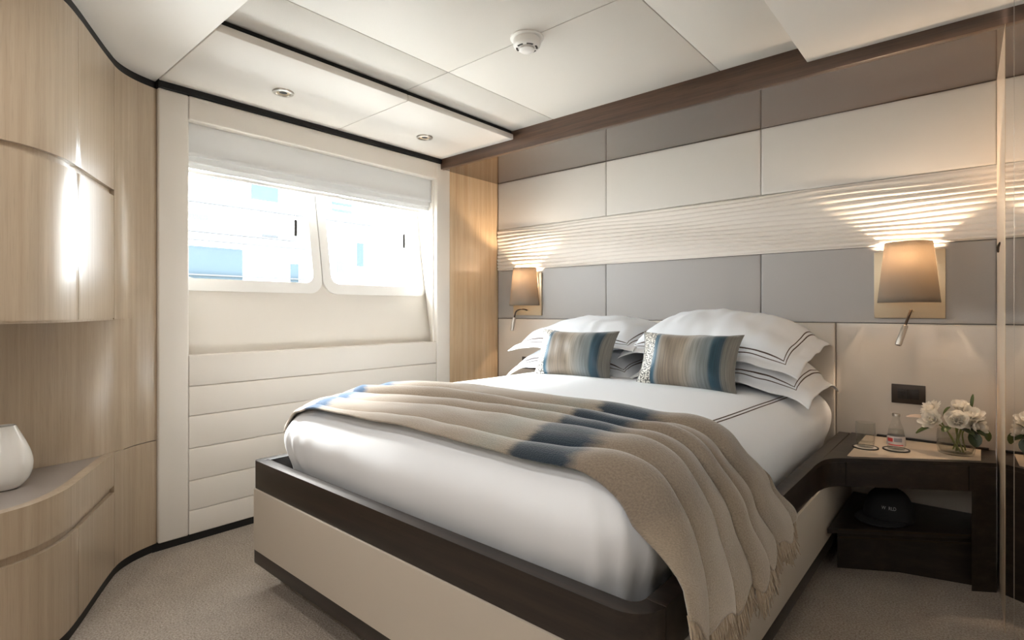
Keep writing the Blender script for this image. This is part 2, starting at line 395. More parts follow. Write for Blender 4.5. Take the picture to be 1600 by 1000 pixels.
# dark beam and polished soffit above the headboard wall
tr = empty_struct('trim_1', (-1.35, 2.45, 2.04))
box('beam', -2.77, .085, 2.445, 2.475, 2.04, 2.20, 'ebony_beam', tr, .001)
box('soffit', -2.78, .072, 2.475, YB + .02, 2.043, 2.075, 'ebony_gloss', tr)

# headboard wall: padded panels in three bands over a backing
wb = empty_struct('wall_back', (-1.35, YB, 0))
box('backing', -2.9, 1.0, YB + .012, YB + .10, 0, 2.2, 'dark_gap', wb)
def pad(name, x0, x1, z0, z1, mat, parent, front=YB, depth=.016, r=.005):
    bm = bmesh.new(); g_ = .0012
    x0 += g_; x1 -= g_; z0 += g_; z1 -= g_
    prof = [(0, depth), (0, r * .8), (r * .3, r * .25), (r, 0), (r * 3, -.001)]
    rings = []
    for ins, dy in prof:
        rings.append([bm.verts.new((x, front + dy, z)) for x, z in ((x0 + ins, z0 + ins), (x1 - ins, z0 + ins), (x1 - ins, z1 - ins), (x0 + ins, z1 - ins))])
    for a, b in zip(rings, rings[1:]):
        for i in range(4): bm.faces.new((a[i], a[(i + 1) % 4], b[(i + 1) % 4], b[i]))
    bm.faces.new(rings[-1]); bm.faces.new(rings[0][::-1])
    return bm_obj(name, bm, mat, parent, smooth=True, angle=50)
for x0, x1 in zip(SEAM, SEAM[1:]):
    pad('upper_panel', x0, x1, 1.69, 2.043, 'leather_grey', wb)
    pad('middle_panel', x0, x1, 1.02, 1.378, 'leather_mid', wb)
for x0, x1 in ((XW, -2.05), (-2.05, -.53), (-.53, .055)):
    pad('lower_panel', x0, x1, 0.0, 1.02, 'leather_beige', wb, front=YB - (.012 if x0 == -2.05 else 0), depth=.026 if x0 == -2.05 else .016, r=.008)
# pleated band: long wavering horizontal pleats, real relief
def ribs():
    nx, nz = 420, 190; x0, x1, z0, z1 = XW, .055, 1.379, 1.689
    V = []; F = []
    for j in range(nz + 1):
        w = j / nz; z = z0 + (z1 - z0) * w
        for i in range(nx + 1):
            x = x0 + (x1 - x0) * i / nx
            ph = 2 * PI * 12.5 * w + 1.5 * math.sin(x * 2.3 + 5 * w + .4) + .9 * math.sin(x * 4.9 - 7 * w + 1.1) + .5 * math.sin(x * 9.1 + 11 * w)
            k = abs(math.sin(ph / 2)) ** .75
            amp = .015 * (.65 + .35 * math.sin(x * 3.1 + 9 * w + 2))
            e = min(1, w / .03, (1 - w) / .03)
            V.append((x, YB + .004 - amp * k * e, z))
    for j in range(nz):
        for i in range(nx):
            a = j * (nx + 1) + i; F.append((a, a + 1, a + nx + 2, a + nx + 1))
    mesh('pleated_panel', V, F, 'rib', wb, smooth=True)
ribs()

# window wall
wl = empty_struct('wall_left', (XW, 1.65, 0))
PY0, PY1, PY2, PY3 = .775, .900, 2.41, 2.53
box('stile', XW - .06, XW, PY0, PY1 - .001, .035, 2.078, 'leather_white', wl, .008, 3)
box('stile', XW - .06, XW, PY2 + .001, PY3, .035, 2.078, 'leather_white', wl, .008, 3)
box('top_rail', XW - .06, XW, PY1, PY2, 1.968, 2.078, 'leather_white', wl, .006, 3)
PZ = [.035, .145, .285, .435, .587, .725, .87]
for i in range(6):
    box('plank', XW - .05, XW - .004, PY1 + .0005, PY2 - .0005, PZ[i] + .0008, PZ[i + 1] - .0008, 'leather_white', wl, .0045, 3)
box('wood_panel', XW - .03, XW - .008, PY3 + .001, YB + .01, .0, 2.05, 'veneer_warm', wl)
box('wall_core', XW - .50, XW - .06, PY0, PY1 - .06, 0, 2.2, 'white_paint', wl)
box('wall_core', XW - .50, XW - .06, PY2 + .09, 3.1, 0, 2.2, 'white_paint', wl)
box('wall_core', XW - .50, XW - .06, PY1 - .06, PY2 + .09, 2.0, 2.2, 'white_paint', wl)
box('wall_core', XW - .50, XW - .06, PY1 - .06, PY2 + .09, 0, .80, 'white_paint', wl)
box('baseboard_left', XW - .05, XW - .012, PY0 - .02, YB, 0, .036, 'black', kind='structure')
# tilted hull lining with two openings
def xp(z): return -2.885 - (z - .87) * .178       # lining leans outward going up
LY0, LY1, LZ0, LZ1 = .83, 2.50, .865, 2.0
def slope_plate(name, outer, holes, depth, mat, parent, **kw):
    """plate on the tilted lining; outlines given as (y, z); depth into the hull"""
    bm = bmesh.new(); loops = []
    for pts in [outer] + holes:
        vs = [bm.verts.new((xp(z), y, z)) for y, z in pts]
        es = [bm.edges.new((vs[i], vs[(i + 1) % len(vs)])) for i in range(len(vs))]; loops.append(es)
    bmesh.ops.triangle_fill(bm, edges=[e for l in loops for e in l], use_beauty=True)
    r = bmesh.ops.extrude_face_region(bm, geom=bm.faces[:])
    bmesh.ops.translate(bm, verts=[v for v in r['geom'] if isinstance(v, bmesh.types.BMVert)], vec=(-depth, 0, 0))
    return bm_obj(name, bm, mat, parent, smooth=True, angle=35, **kw)
WIN = [(.875, 1.668), (1.674, 2.467)]; WZ = (1.178, 1.935)
hole = [rrect(a + .03, b - .03, WZ[0] + .03, WZ[1] - .03, .07) for a, b in WIN]
slope_plate('lining', [(LY0, LZ0), (LY1, LZ0), (LY1, LZ1), (LY0, LZ1)], hole, .03, 'leather_white', wl)
# splayed jambs and sill
def quad(name, a, b, c, d, t, mat, parent):
    V = [Vector(v) for v in (a, b, c, d)]; n = (V[1] - V[0]).cross(V[2] - V[0]).normalized() * t
    mesh(name, V + [v + n for v in V], [(3, 2, 1, 0), (4, 5, 6, 7), (0, 1, 5, 4), (1, 2, 6, 5), (2, 3, 7, 6), (3, 0, 4, 7)], mat, parent)
quad('jamb', (XW - .03, PY2 + .002, .86), (xp(.86) - .02, 2.485, .86), (xp(2) - .02, 2.485, 2.0), (XW - .03, PY2 + .002, 2.0), -.012, 'leather_white', wl)
quad('jamb', (XW - .03, PY1 - .002, .86), (xp(.86) - .02, .85, .86), (xp(2) - .02, .85, 2.0), (XW - .03, PY1 - .002, 2.0), .012, 'leather_white', wl)
box('sill', xp(.87) - .03, XW - .045, LY0, LY1, .84, .866, 'leather_white', wl)
for k, (a, b) in enumerate(WIN):
    w = empty_struct('window_%d' % (k + 1), (xp(1.5), (a + b) / 2, WZ[0]))
    inner = rrect(a + .055, b - .055, WZ[0] + .062, WZ[1] - .062, .05)
    o = slope_plate('window_frame', rrect(a, b, WZ[0], WZ[1], .085), [inner], .05, 'white_paint', w)
    o.location.x += .014
    bm = bmesh.new(); vs = [bm.verts.new((xp(z) - .02, y, z)) for y, z in rrect(a + .045, b - .045, WZ[0] + .05, WZ[1] - .05, .055)]
    bm.faces.new(vs); bm_obj('pane', bm, 'glass', w)

# rest of the cabin, behind and beside the viewpoint
box('wall_front', -2.9, .95, -1.42, -1.35, 0, 2.2, 'leather_beige', kind='structure')
box('wall_right', .80, .87, -1.35, 1.20, 0, 2.2, 'leather_beige', kind='structure')
box('trim_2', .087, .87, 1.20, 1.29, 0, 2.2, 'leather_beige', kind='structure')
box('trim_3', -2.87, -2.80, -1.35, .78, 0, 2.2, 'veneer', kind='structure')

for x, y, z, e in ADDED_SCONCE:
    t = thing('added_sconce', (x, y, z), 'added globe wall lamp on the unseen entry wall, %s' % ('nearer the door' if x > -1 else 'nearer the cabinet'), 'lamp', 'added lamps behind the viewpoint')
    box('plate', x - .05, x + .05, -1.35, -1.335, z - .08, z + .08, 'satin_steel', t, .002)
    tube('arm', [(x, -1.335, z - .05), (x, y, z - .05)], .008, 'satin_steel', t)
    lathe('globe', [(0, -.045), (.03, -.045), (.055, -.01), (.055, .02), (.035, .05), (0, .056)], (x, y, z), 'glassware', t, seg=24)
    light('added_sconce_light', 'POINT', (x, y, z), e, (1.0, .98, .96), shadow_soft_size=.04)

# right hand wall: wood strip, then full height mirrors; it runs about one degree off square
def xm(y): return .055 + (YB - y) * .01794
def skew(name, y0, y1, z0, z1, d, mat, parent, proud=0):
    return prism(name, [(xm(y0) - proud, y0), (xm(y1) - proud, y1), (xm(y1) + d, y1), (xm(y0) + d, y0)], z0, z1, mat, parent, smooth=False)
mw = thing('mirror_wall', (xm(1.8), 1.8, 0), 'full height mirror at the right edge reflecting the nightstand flowers', 'mirror')
skew('mirror_panel', 2.038, 2.440, 0, 2.2, .01, 'mirror', mw)
skew('mirror_panel', 1.30, 2.034, 0, 2.2, .01, 'mirror', mw)
skew('joint', 2.0343, 2.0377, 0, 2.2, .01, 'steel', mw, .0006)
skew('edge_strip', 2.4403, 2.446, 0, 2.039, .01, 'satin_steel', mw, .0006)
rt = empty_struct('trim_4', (xm(2.75), 2.75, 0))
M['beige_lacquer'] = plain('beige lacquer', srgb(222, 200, 174), .28)
skew('pilaster', 2.4463, YB + .005, 0, 2.042, .02, 'beige_lacquer', rt)
hk = thing('wall_hook', (xm(2.77), 2.77, 1.31), 'small dark hook on the narrow beige strip beside the mirror', 'hook')
hx = xm(2.77)
tube('hook_arm', [(hx - .001, 2.73, 1.335), (hx - .006, 2.76, 1.322), (hx - .005, 2.79, 1.305)], [.003, .005, .003], 'dark_metal', hk)

# ------------------------------------------------------------------ curved cabinets on the left
PC = catmull([(-2.785, .775), (-2.745, .685), (-2.685, .615), (-2.60, .563), (-2.45, .486), (-2.30, .41), (-2.205, .352), (-2.13, .275), (-2.095, .19), (-2.085, .09), (-2.085, -.10), (-2.085, -.60), (-2.085, -1.34)], 12)
def seg(a, b):
    """stretch of the cabinet plan between two plan x/y markers given as indices"""
    return PC[a:b + 1]
I1, I2 = 31, 60                       # seams at (-2.65,.59) and (-2.30,.41)
def shrink(path, g_=.0012):
    p = list(path); a = Vector(p[0]); d = (Vector(p[1]) - a).normalized(); p[0] = tuple(a + d * g_)
    b = Vector(p[-1]); d = (Vector(p[-2]) - b).normalized(); p[-1] = tuple(b + d * g_); return p
T = -.02                              # boards go to the right of travel (into the cabinet)
ZU, ZG, ZT = 1.045, 1.555, 2.072
END = len(PC) - 1; I3 = I2 + 62
endp = empty_struct('trim_5', (-2.72, .68, 0))
strip('end_panel', shrink(seg(0, I1)), T, ZU, ZT, 'veneer', endp)
strip('end_panel', shrink(seg(0, I1)), T, .037, .497, 'veneer', endp)
strip('black_trim', offset_path(PC, -.004), T, ZT, ZS + .002, 'black', endp)
strip('black_baseboard', offset_path(PC, -.006), T, 0, .037, 'black', endp)
NB = catmull([(-2.785, .775), (-2.745, .685), (-2.69, .62), (-2.65, .55), (-2.625, .45), (-2.61, .30), (-2.605, 0), (-2.605, -.6), (-2.605, -1.34)], 10)
strip('niche_panel', NB, T, .5, ZU, 'veneer', endp)
uc = thing('wall_cabinet', (-2.4, .2, ZU), 'upper curved pale wood cabinet with a long finger groove', 'cabinet')
for a, b in ((I1, I2), (I2, END)):
    strip('door', shrink(seg(a, b)), T, ZG + .012, ZT, 'veneer', uc, .0008)
    strip('door', shrink(seg(a, b)), T, ZU + .004, ZG - .012, 'veneer', uc, .0008)
strip('finger_groove', offset_path(seg(I1, END), -.016), -.012, ZG - .02, ZG + .02, 'veneer', uc)
prism('bottom_board', offset_path(seg(I1, END), -.004) + [(-2.6, -1.34), (-2.6, .3), (-2.63, .5)], ZU - .004, ZU + .012, 'veneer', uc)
bc = thing('base_cabinet', (-2.4, .2, 0), 'low curved pale wood cabinet under the niche with grey counter', 'cabinet')
strip('drawer_front', shrink(seg(I1, END)), T, .372, .497, 'veneer', bc, .0008)
for a, b in ((I1, I2), (I2, END)):
    strip('door', shrink(seg(a, b)), T, .039, .345, 'veneer', bc, .0008)
strip('finger_groove', offset_path(seg(I1, END), -.016), -.012, .335, .38, 'veneer', bc)
strip('counter_edge', offset_path(seg(I1 - 10, END), .0005), -.035, .497, .503, 'veneer', bc)
prism('countertop', offset_path(seg(I1, END), -.02) + [(-2.61, -1.34), (-2.61, .0), (-2.615, .30), (-2.625, .45), (-2.65, .56)], .475, .4995, 'counter', bc)
vz = lathe('vase', [(r_ * .84, z_) for r_, z_ in catmull([(0, 0), (.035, 0), (.052, .004), (.076, .03), (.087, .068), (.082, .108), (.064, .150), (.044, .188), (.037, .202), (.034, .204), (.034, .198), (.055, .15), (.07, .1), (.07, .05), (0, .012)], 4)],
           (-2.395, .235, .5005), 'ceramic', seg=40, angle=60, loc=(-2.395, .235, .5005))
tag(vz, 'rounded white glazed vase on the grey counter', 'vase')

# ------------------------------------------------------------------ roman blind
bl = thing('roman_blind', (-2.84, 1.655, 1.75), 'white roman blind raised to the top of the windows', 'blind')
def cloth(name, x, y0, y1, z0, z1, wob, mat, parent, thick=.004):
    nx, nz = 60, 8; V = []; F = []
    for j in range(nz + 1):
        for i in range(nx + 1):
            y = y0 + (y1 - y0) * i / nx; z = z0 + (z1 - z0) * j / nz
            V.append((x + wob * math.sin(y * 7.3 + z * 5) + wob * .6 * math.sin(y * 17 - z * 9), y, z))
    for j in range(nz):
        for i in range(nx):
            a = j * (nx + 1) + i; F.append((a, a + 1, a + nx + 2, a + nx + 1))
    o = mesh(name, V, F, mat, parent, smooth=True)
    sm = o.modifiers.new('thickness', 'SOLIDIFY'); sm.thickness = thick; return o
cloth('fabric', -2.825, .885, 2.418, 1.815, 1.99, .0025, 'blind', bl)
cloth('fold', -2.846, .885, 2.428, 1.787, 1.86, .0015, 'blind', bl)
cloth('fold', -2.866, .885, 2.436, 1.765, 1.84, .0012, 'blind', bl)
box('bottom_bar', -2.888, -2.876, .885, 2.44, 1.745, 1.765, 'white_plastic', bl, .003)
box('head_rail', -2.90, -2.80, .885, 2.425, 1.992, 2.02, 'white_plastic', bl)
for y in (1.452, 2.19):
    co = tube('cord', [(-2.84, y, 1.99), (-2.84, y, 1.57)], .0012, 'white_plastic', bl, seg=6)
    lathe('cord_weight', [(0, 0), (.007, 0), (.008, .003), (.008, .085), (.006, .09), (0, .09)], (-2.84, y, 1.488), 'bronze2', co, seg=12)

# ------------------------------------------------------------------ ceiling fittings
def downlight(x, y, z, label, group):
    t = thing('downlight', (x, y, z), label, 'downlight', group)
    lathe('bezel', [(.030, -.001), (.030, -.006), (.034, -.009), (.046, -.007), (.048, 0), (.030, 0)], (x, y, z), 'steel', t, seg=36)
    lathe('inner_ring', [(.018, .0), (.018, -.004), (.030, -.004), (.030, 0)], (x, y, z), 'satin_steel', t, seg=30)
    lathe('lens', [(0, -.0035), (.018, -.0035), (.018, 0), (0, 0)], (x, y, z), 'rubber', t, seg=24)
downlight(-2.466, 1.20, ZS, 'round recessed downlight nearer the curved wood cabinet', 'recessed spotlights over the window')
downlight(-2.475, 2.06, ZS, 'round recessed downlight nearer the headboard wall', 'recessed spotlights over the window')
for x, y, e in ADDED_DOWN:
    t = thing('added_downlight', (x, y, 2.1), 'added recessed downlight in the unseen lowered ceiling %s' % {-1.45: 'above the floor before the bed, nearer the cabinet', -.75: 'above the foot of the bed', -1.0: 'over the middle of the cabin entry', -.1: 'over the entry beside the door'}[x], 'downlight', 'added downlights outside the view')
    zz = ZS if x < -.53 else ZR
    lathe('bezel', [(.055, 0), (.055, -.008), (.066, -.008), (.068, 0)], (x, y, zz), 'steel', t, seg=30)
sd = thing('smoke_detector', (-1.353, 1.646, ZC), 'round white smoke detector on the ceiling', 'smoke detector')
c = (-1.353, 1.646, ZC)
lathe('mounting_ring', [(0, 0), (.066, 0), (.066, -.005), (.06, -.008), (0, -.008)], c, 'white_plastic', sd, seg=40)
sb = lathe('body', [(0, -.008), (.053, -.008), (.054, -.012), (.054, -.03), (.051, -.036), (.043, -.041), (0, -.041)], c, 'white_plastic', sd, seg=40)
lathe('sensor_core', [(.022, -.041), (.031, -.041), (.031, -.05), (.022, -.056), (0, -.058), (0, -.041)], c, 'white_plastic', sd, seg=32)
for k in range(6):
    a0 = math.radians(60 * k + 8); a1 = math.radians(60 * k + 46); P = []
    for i in range(7): a = a0 + (a1 - a0) * i / 6; P.append((c[0] + .043 * math.cos(a), c[1] + .043 * math.sin(a)))
    for i in range(7): a = a1 + (a0 - a1) * i / 6; P.append((c[0] + .036 * math.cos(a), c[1] + .036 * math.sin(a)))
    prism('vent_slot', P, ZC - .0425, ZC - .0405, 'rubber', sb)

# ------------------------------------------------------------------ bed
BX0, BX1, BY0, BZ = -2.145, -.467, .925, .495
bed = thing('bed', (-1.295, 1.95, 0), 'double bed base with dark wood rail and stone leather sides', 'bed')
def bed_path(ins, x0=BX0, x1=BX1, y0=BY0, r=.075, rl=.02):
    p = [(x0 + ins, 3.0)]
    r1 = max(rl - ins, .004); r2 = max(r - ins, .01)
    p += [(x0 + ins + r1 * (1 - math.cos(a)), y0 + ins + r1 * (1 - math.sin(a))) for a in [PI / 2 * k / 6 for k in range(7)]]
    p += [(x1 - ins - r2 * (1 - math.sin(a)), y0 + ins + r2 * (1 - math.cos(a))) for a in [PI / 2 * k / 10 for k in range(11)]]
    p += [(x1 - ins, 3.0)]
    return p
def bed_ring(name, i0, i1, z0, z1, mat, parts=('side', 'foot', 'side'), bev=.002):
    # three boards: left side, foot (with both rounded corners), right side
    path = bed_path(i0)
    foot = path[1:-1]
    strip(name[1], foot, i1 - i0, z0, z1, mat, bed, bev)
    strip(name[0], [path[0], (path[1][0], path[1][1] + .002)], i1 - i0, z0, z1, mat, bed, bev)
    strip(name[0], [(path[-2][0], path[-2][1] + .002), path[-1]], i1 - i0, z0, z1, mat, bed, bev)
bed_ring(('side_rail', 'foot_rail'), 0, .045, .388, BZ, 'ebony')
bed_ring(('side_panel', 'foot_panel'), -.006, .03, .152, .387, 'bed_leather', bev=.004)
bed_ring(('side_base_strip', 'foot_base_strip'), -.004, .04, .10, .151, 'ebony')
prism('slat_base', [(BX0 + .03, 2.99), (BX0 + .03, BY0 + .03), (BX1 - .05, BY0 + .05), (BX1 - .05, 2.99)], .12, .40, 'black', bed)
prism('plinth', [(BX0 + .25, 2.99), (BX0 + .25, BY0 + .35), (BX1 - .25, BY0 + .35), (BX1 - .25, 2.99)], 0, .12, 'black', bed)

# duvet over the mattress: rounded block with soft wrinkles
DX0, DX1, DY0, DY1 = -2.095, -.525, .985, 2.985
def duvet():
    prof = [(.035, .41), (.022, .47), (.004, .52), (-.006, .57), (-.004, .61), (.014, .648), (.042, .680), (.085, .705), (.14, .722), (.20, .732), (.27, .738), (.34, .742), (.42, .744), (.52, .746), (.64, .748), (.755, .749)]
    # subdivide the profile
    pr = catmull(prof, 4); NP = 260; V = []; F = []
    def ring(ins):
        x0, x1, y0, y1 = DX0 + ins, DX1 - ins, DY0 + ins, DY1 - ins
        r = max(.13 - ins * .6, .006); r = min(r, (x1 - x0) / 2 - .0005)
        pts = rrect(x0, x1, y0, y1, r, 10)
        return pts
    base = ring(0)
    # even resampling along the perimeter by arc length of the base ring
    P = base + [base[0]]; L = [0]
    for a, b in zip(P, P[1:]): L.append(L[-1] + math.hypot(b[0] - a[0], b[1] - a[1]))
    # many samples: keep ring vertices and subdivide long edges the same way on each ring
    sub = []
    for i in range(len(base)):
        n = max(1, int((L[i + 1] - L[i]) / .022)); sub += [(i, k / n) for k in range(n)]
    for ins, z in pr:
        rg = ring(ins)
        for i, f in sub:
            a = rg[i]; b = rg[(i + 1) % len(rg)]; V.append([a[0] + (b[0] - a[0]) * f, a[1] + (b[1] - a[1]) * f, z])
    n = len(sub)
    for j in range(len(pr) - 1):
        for i in range(n): F.append((j * n + i, j * n + (i + 1) % n, (j + 1) * n + (i + 1) % n, (j + 1) * n + i))
    F.append(tuple(range((len(pr) - 1) * n, len(pr) * n)))
    # wrinkles
    cx, cy = (DX0 + DX1) / 2, (DY0 + DY1) / 2
    for v in V:
        x, y, z = v; side = max(0, min(1, (.735 - z) / .12))
        q = Vector((x * 2.2, y * 2.2, z * 1.2)); s = noise.noise(q) * .010
        q2 = Vector((x * 9, y * 9, z * 2.5)); s2 = noise.noise(q2) * .006 * side
        # gathered tucks at the two foot corners
        tk = 0
        for kx, ky, a0 in ((DX0, DY0, 225), (DX1, DY0, 315)):
            dx_, dy_ = x - kx, y - ky; rr = math.hypot(dx_, dy_)
            if rr < .30:
                an = math.atan2(dy_, dx_); tk += (1 - rr / .30) * math.sin((x - y if a0 == 225 else x + y) * 75 + z * 10) * .010 * side
        dirx = (x - cx) / .77; diry = (y - cy) / 1.0
        m = max(abs(dirx), abs(diry)); ux = dirx if abs(dirx) > .8 * m else 0; uy = diry if abs(diry) > .8 * m else 0
        l = math.hypot(ux, uy) or 1
        v[0] += ux / l * (s * side * .6 + s2 + tk); v[1] += uy / l * (s * side * .6 + s2 + tk)
        v[2] += s * (1 - side) * 1.0
    return V, F
dv, df = duvet()
dob = mesh('duvet', dv, df, 'linen', None, smooth=True, loc=(-1.295, 1.95, .45))
du = dob; tag(du, 'plump white duvet covering the mattress', 'duvet')
bvh = BVHTree.FromPolygons([Vector(v) for v in dv], df)
def top(x, y):
    h = bvh.ray_cast(Vector((x, y, 2)), Vector((0, 0, -1)))
    return h[0].z if h[0] else None
def on_duvet_line(pts, r, name):
    P = []
    for x, y in pts:
        z = top(x, y)
        if z: P.append((x, y, z + r * .3))
    bm = bmesh.new(); tube_into(bm, P, r, 5); bm_obj(name, bm, 'stitch', dob, smooth=True)
for dx in (0, .014):
    on_duvet_line([(-.665 + dx + .03 * (y - 1.5), y) for y in [1.15 + .03 * k for k in range(56)]], .0022, 'stitch_line')

# throw blanket
def throw():
    NS, NT = 230, 190; zt = .758
    path = [(-2.072, .66), (-2.058, .685), (-2.03, .714), (-1.98, .742)]
    path += [(-1.98 + k * .1, zt) for k in range(1, 14)]
    path += [(-.60, .752), (-.545, .725), (-.505, .665), (-.478, .585), (-.461, .50), (-.453, .43), (-.448, .375)]
    P = catmull(path, 10); L = [0]
    for a, b in zip(P, P[1:]): L.append(L[-1] + math.hypot(b[0] - a[0], b[1] - a[1]))
    tot = L[-1]
    def at(s):
        d = s * tot
        for i in range(len(L) - 1):
            if L[i + 1] >= d:
                f = (d - L[i]) / max(1e-9, L[i + 1] - L[i]); a = P[i]; b = P[i + 1]
                t = Vector((b[0] - a[0], b[1] - a[1])).normalized()
                return a[0] + (b[0] - a[0]) * f, a[1] + (b[1] - a[1]) * f, t
        return P[-1][0], P[-1][1], Vector((0, -1))
    def lerp_keys(keys, s):
        for (a, va), (b, vb) in zip(keys, keys[1:]):
            if s <= b:
                f = (s - a) / (b - a); f = f * f * (3 - 2 * f); return va + (vb - va) * f
        return keys[-1][1]
    KF = [(0, 1.02), (.12, 1.03), (.5, 1.035), (.70, 1.03), (.80, 1.02), (.88, 1.015), (1, 1.01)]
    KB = [(0, 1.36), (.12, 1.40), (.35, 1.52), (.6, 1.52), (.72, 1.50), (.82, 1.56), (.9, 1.68), (1, 1.85)]
    V = []; F = []; UV = []
    for i in range(NS + 1):
        s = i / NS; x, z, t = at(s); nx, nz = -t.y, t.x      # outward normal of the path
        yf, yb = lerp_keys(KF, s), lerp_keys(KB, s)
        drop = max(0, min(1, (s - .78) / .22))
        for j in range(NT + 1):
            w = j / NT
            fo = 5.8 * (w + .035 * math.sin(w * 9.0 + 1)) + .22 * math.sin(s * 5.5 + w * 3) + .10 * math.sin(s * 13 - w * 5) + .15
            fi_ = math.floor(fo); u = 2 * (fo - fi_) - 1                      # position across one rolled fold
            A = (.041 - .012 * drop) * (.78 + .30 * math.sin(fi_ * 2.4 + 1.0) * .8 + .10 * math.sin(s * 8 + fi_ * 1.7))
            h = A * math.sqrt(max(0, 1 - .96 * u * u)) + .004 * noise.noise(Vector((s * 14, w * 9, 3)))
            h *= min(1, s / .13) ** 1.3
            y = yf + (yb - yf) * w - .012 * (1 - u * u) * (1 - .4 * drop)     # folds lean towards the foot
            base_x, base_z = x, z
            yy = max(y, 1.005); za = zb = z; x0_ = x
            if x < -.55:
                xr = max(x, DX0 + .03); tz = top(xr, yy)
                while tz is None and xr < -1.85: xr += .01; tz = top(xr, yy)      # stay on the rounded corner
                if x < -1.85 and xr > x: x0_ = xr
                if tz:
                    k = max(0, min(1, (-1.97 - x) / .08)); za = (tz + .005) * (1 - k) + min(z, tz + .005) * k
            tz = top(-.68, yy); dz = max(0, .742 - tz) if tz else 0
            zb = z - dz * max(0, min(1, (z - .50) / .24))
            k = max(0, min(1, (x + .76) / .14)); k = k * k * (3 - 2 * k); base_z = za * (1 - k) + zb * k
            cy = max(0, DY0 + .13 - y); base_x = x0_ - k * (.13 - math.sqrt(max(0, .13 ** 2 - min(cy, .12) ** 2))) * max(0, min(1, (z - .47) / .2))
            base_z += max(0, (s - .84) / .16) * (.085 * (1 - w / .35) ** 2 if w < .35 else .05 * ((w - .35) / .65) ** 2)
            hem = .022 * math.sin(fo * 5.2) * max(0, (s - .93) / .07)
            V.append((base_x + nx * h, y, base_z + nz * h + hem)); UV.append((s * 2.2, w * .8))
    for i in range(NS):
        for j in range(NT):
            a = i * (NT + 1) + j; F.append((a, a + NT + 1, a + NT + 2, a + 1))
    root = thing('throw_blanket', (-1.0, 1.25, .74), 'taupe wool throw with navy band draped across the foot of the bed', 'blanket')
    o = mesh('cloth', V, F, 'throw', root, smooth=True, uv=UV)
    sm = o.modifiers.new('thickness', 'SOLIDIFY'); sm.thickness = .007; sm.offset = 1
    # fringe: thin twisted strands along the hem
    bm = bmesh.new(); rnd = random.Random(3)
    hemv = [Vector(v) for v in V[-(NT + 1):]]; prev = [Vector(v) for v in V[-3 * (NT + 1):-2 * (NT + 1)]]
    for k in range(900):
        f = rnd.random() * (NT - 1); j = int(f); q = hemv[j].lerp(hemv[j + 1], f - j); d = (hemv[j] - prev[j]).normalized()
        ln = .05 + .035 * rnd.random(); d = (d + Vector((rnd.uniform(-.1, .18), rnd.uniform(-.18, .18), -.15))).normalized()
        q = q - d * .01
        e1 = q + d * ln * .5 + Vector((rnd.uniform(-.004, .004), rnd.uniform(-.004, .004), 0)); e2 = q + d * ln + Vector((rnd.uniform(-.006, .006), rnd.uniform(-.008, .008), 0))
        tube_into(bm, [q, e1, e2], [.0026, .002, .0011], 4, caps=False)
    bm_obj('fringe', bm, 'fringe', root, smooth=True, kind='stuff')
throw()

# ------------------------------------------------------------------ pillows and cushions
def pillow(name, w, d, t, flange, mat, mtx, seed, label, cat, group=None, pinch=.0, droop=0, nx=72, nd=52):
    hw, hd = w / 2, d / 2; V = []; F = []; UV = []
    def surf(u, v, sgn):
        x, y = u * hw, v * hd
        # soft outline: edges pulled in between the corners
        xs = x * (1 - pinch * (1 - v * v)); ys = y * (1 - pinch * (1 - u * u))
        iu = max(0, 1 - max(0, abs(x) / (hw - flange)) ** 2.6) if abs(x) < hw - flange else 0
        iv = max(0, 1 - max(0, abs(y) / (hd - flange)) ** 2.6) if abs(y) < hd - flange else 0
        h = t / 2 * (iu * iv) ** .52
        q = Vector((x * 6 + seed * 3.1, y * 6, seed)); wr = noise.noise(q) * .018 * min(1, (iu * iv) * 4)
        q = Vector((x * 22 + seed, y * 9, seed * 2)); wr += noise.noise(q) * .006 * min(1, (iu * iv) * 5)
        fl = 0
        if iu * iv <= .02:
            fl = .014 * noise.noise(Vector((x * 9, y * 9, seed * 5)))
        z = sgn * (h + .0015) + (wr if sgn > 0 else wr * .4) + fl - droop * (abs(u) ** 4 * .6 + abs(v) ** 4 * .4)
        return (xs, ys, z)
    for sgn in (1, -1):
        for j in range(nd + 1):
            for i in range(nx + 1):
                u = -1 + 2 * i / nx; v = -1 + 2 * j / nd
                u = math.sin(u * PI / 2) * .35 + u * .65; v = math.sin(v * PI / 2) * .35 + v * .65
                V.append(surf(u, v, sgn)); UV.append((u * hw, v * hd))
    n = (nx + 1) * (nd + 1)
    for j in range(nd):
        for i in range(nx):
            a = j * (nx + 1) + i; F.append((a, a + 1, a + nx + 2, a + nx + 1)); F.append((n + a, n + a + nx + 1, n + a + nx + 2, n + a + 1))
    rim = [i for i in range(nx + 1)] + [j * (nx + 1) + nx for j in range(1, nd + 1)] + [nd * (nx + 1) + i for i in range(nx - 1, -1, -1)] + [j * (nx + 1) for j in range(nd - 1, 0, -1)]
    for a, b in zip(rim, rim[1:] + rim[:1]): F.append((a, n + a, n + b, b))
    V = [mtx @ Vector(v) for v in V]
    o = mesh(name, V, F, mat, None, smooth=True, uv=UV, loc=mtx.translation)
    return tag(o, label, cat, group)
def TR(loc, rx=0, ry=0, rz=0):
    return Matrix.Translation(loc) @ Matrix.Rotation(math.radians(rz), 4, 'Z') @ Matrix.Rotation(math.radians(ry), 4, 'Y') @ Matrix.Rotation(math.radians(rx), 4, 'X')
PM = pillow_mat(.41, .30)
G = 'white pillows at the headboard'
pillow('pillow', .84, .60, .16, .05, PM, TR((-.93, 2.70, .822), 1, 2, 0), 1, 'white pillow lying under the larger propped pillow near the nightstand', 'pillow', G, droop=.12)
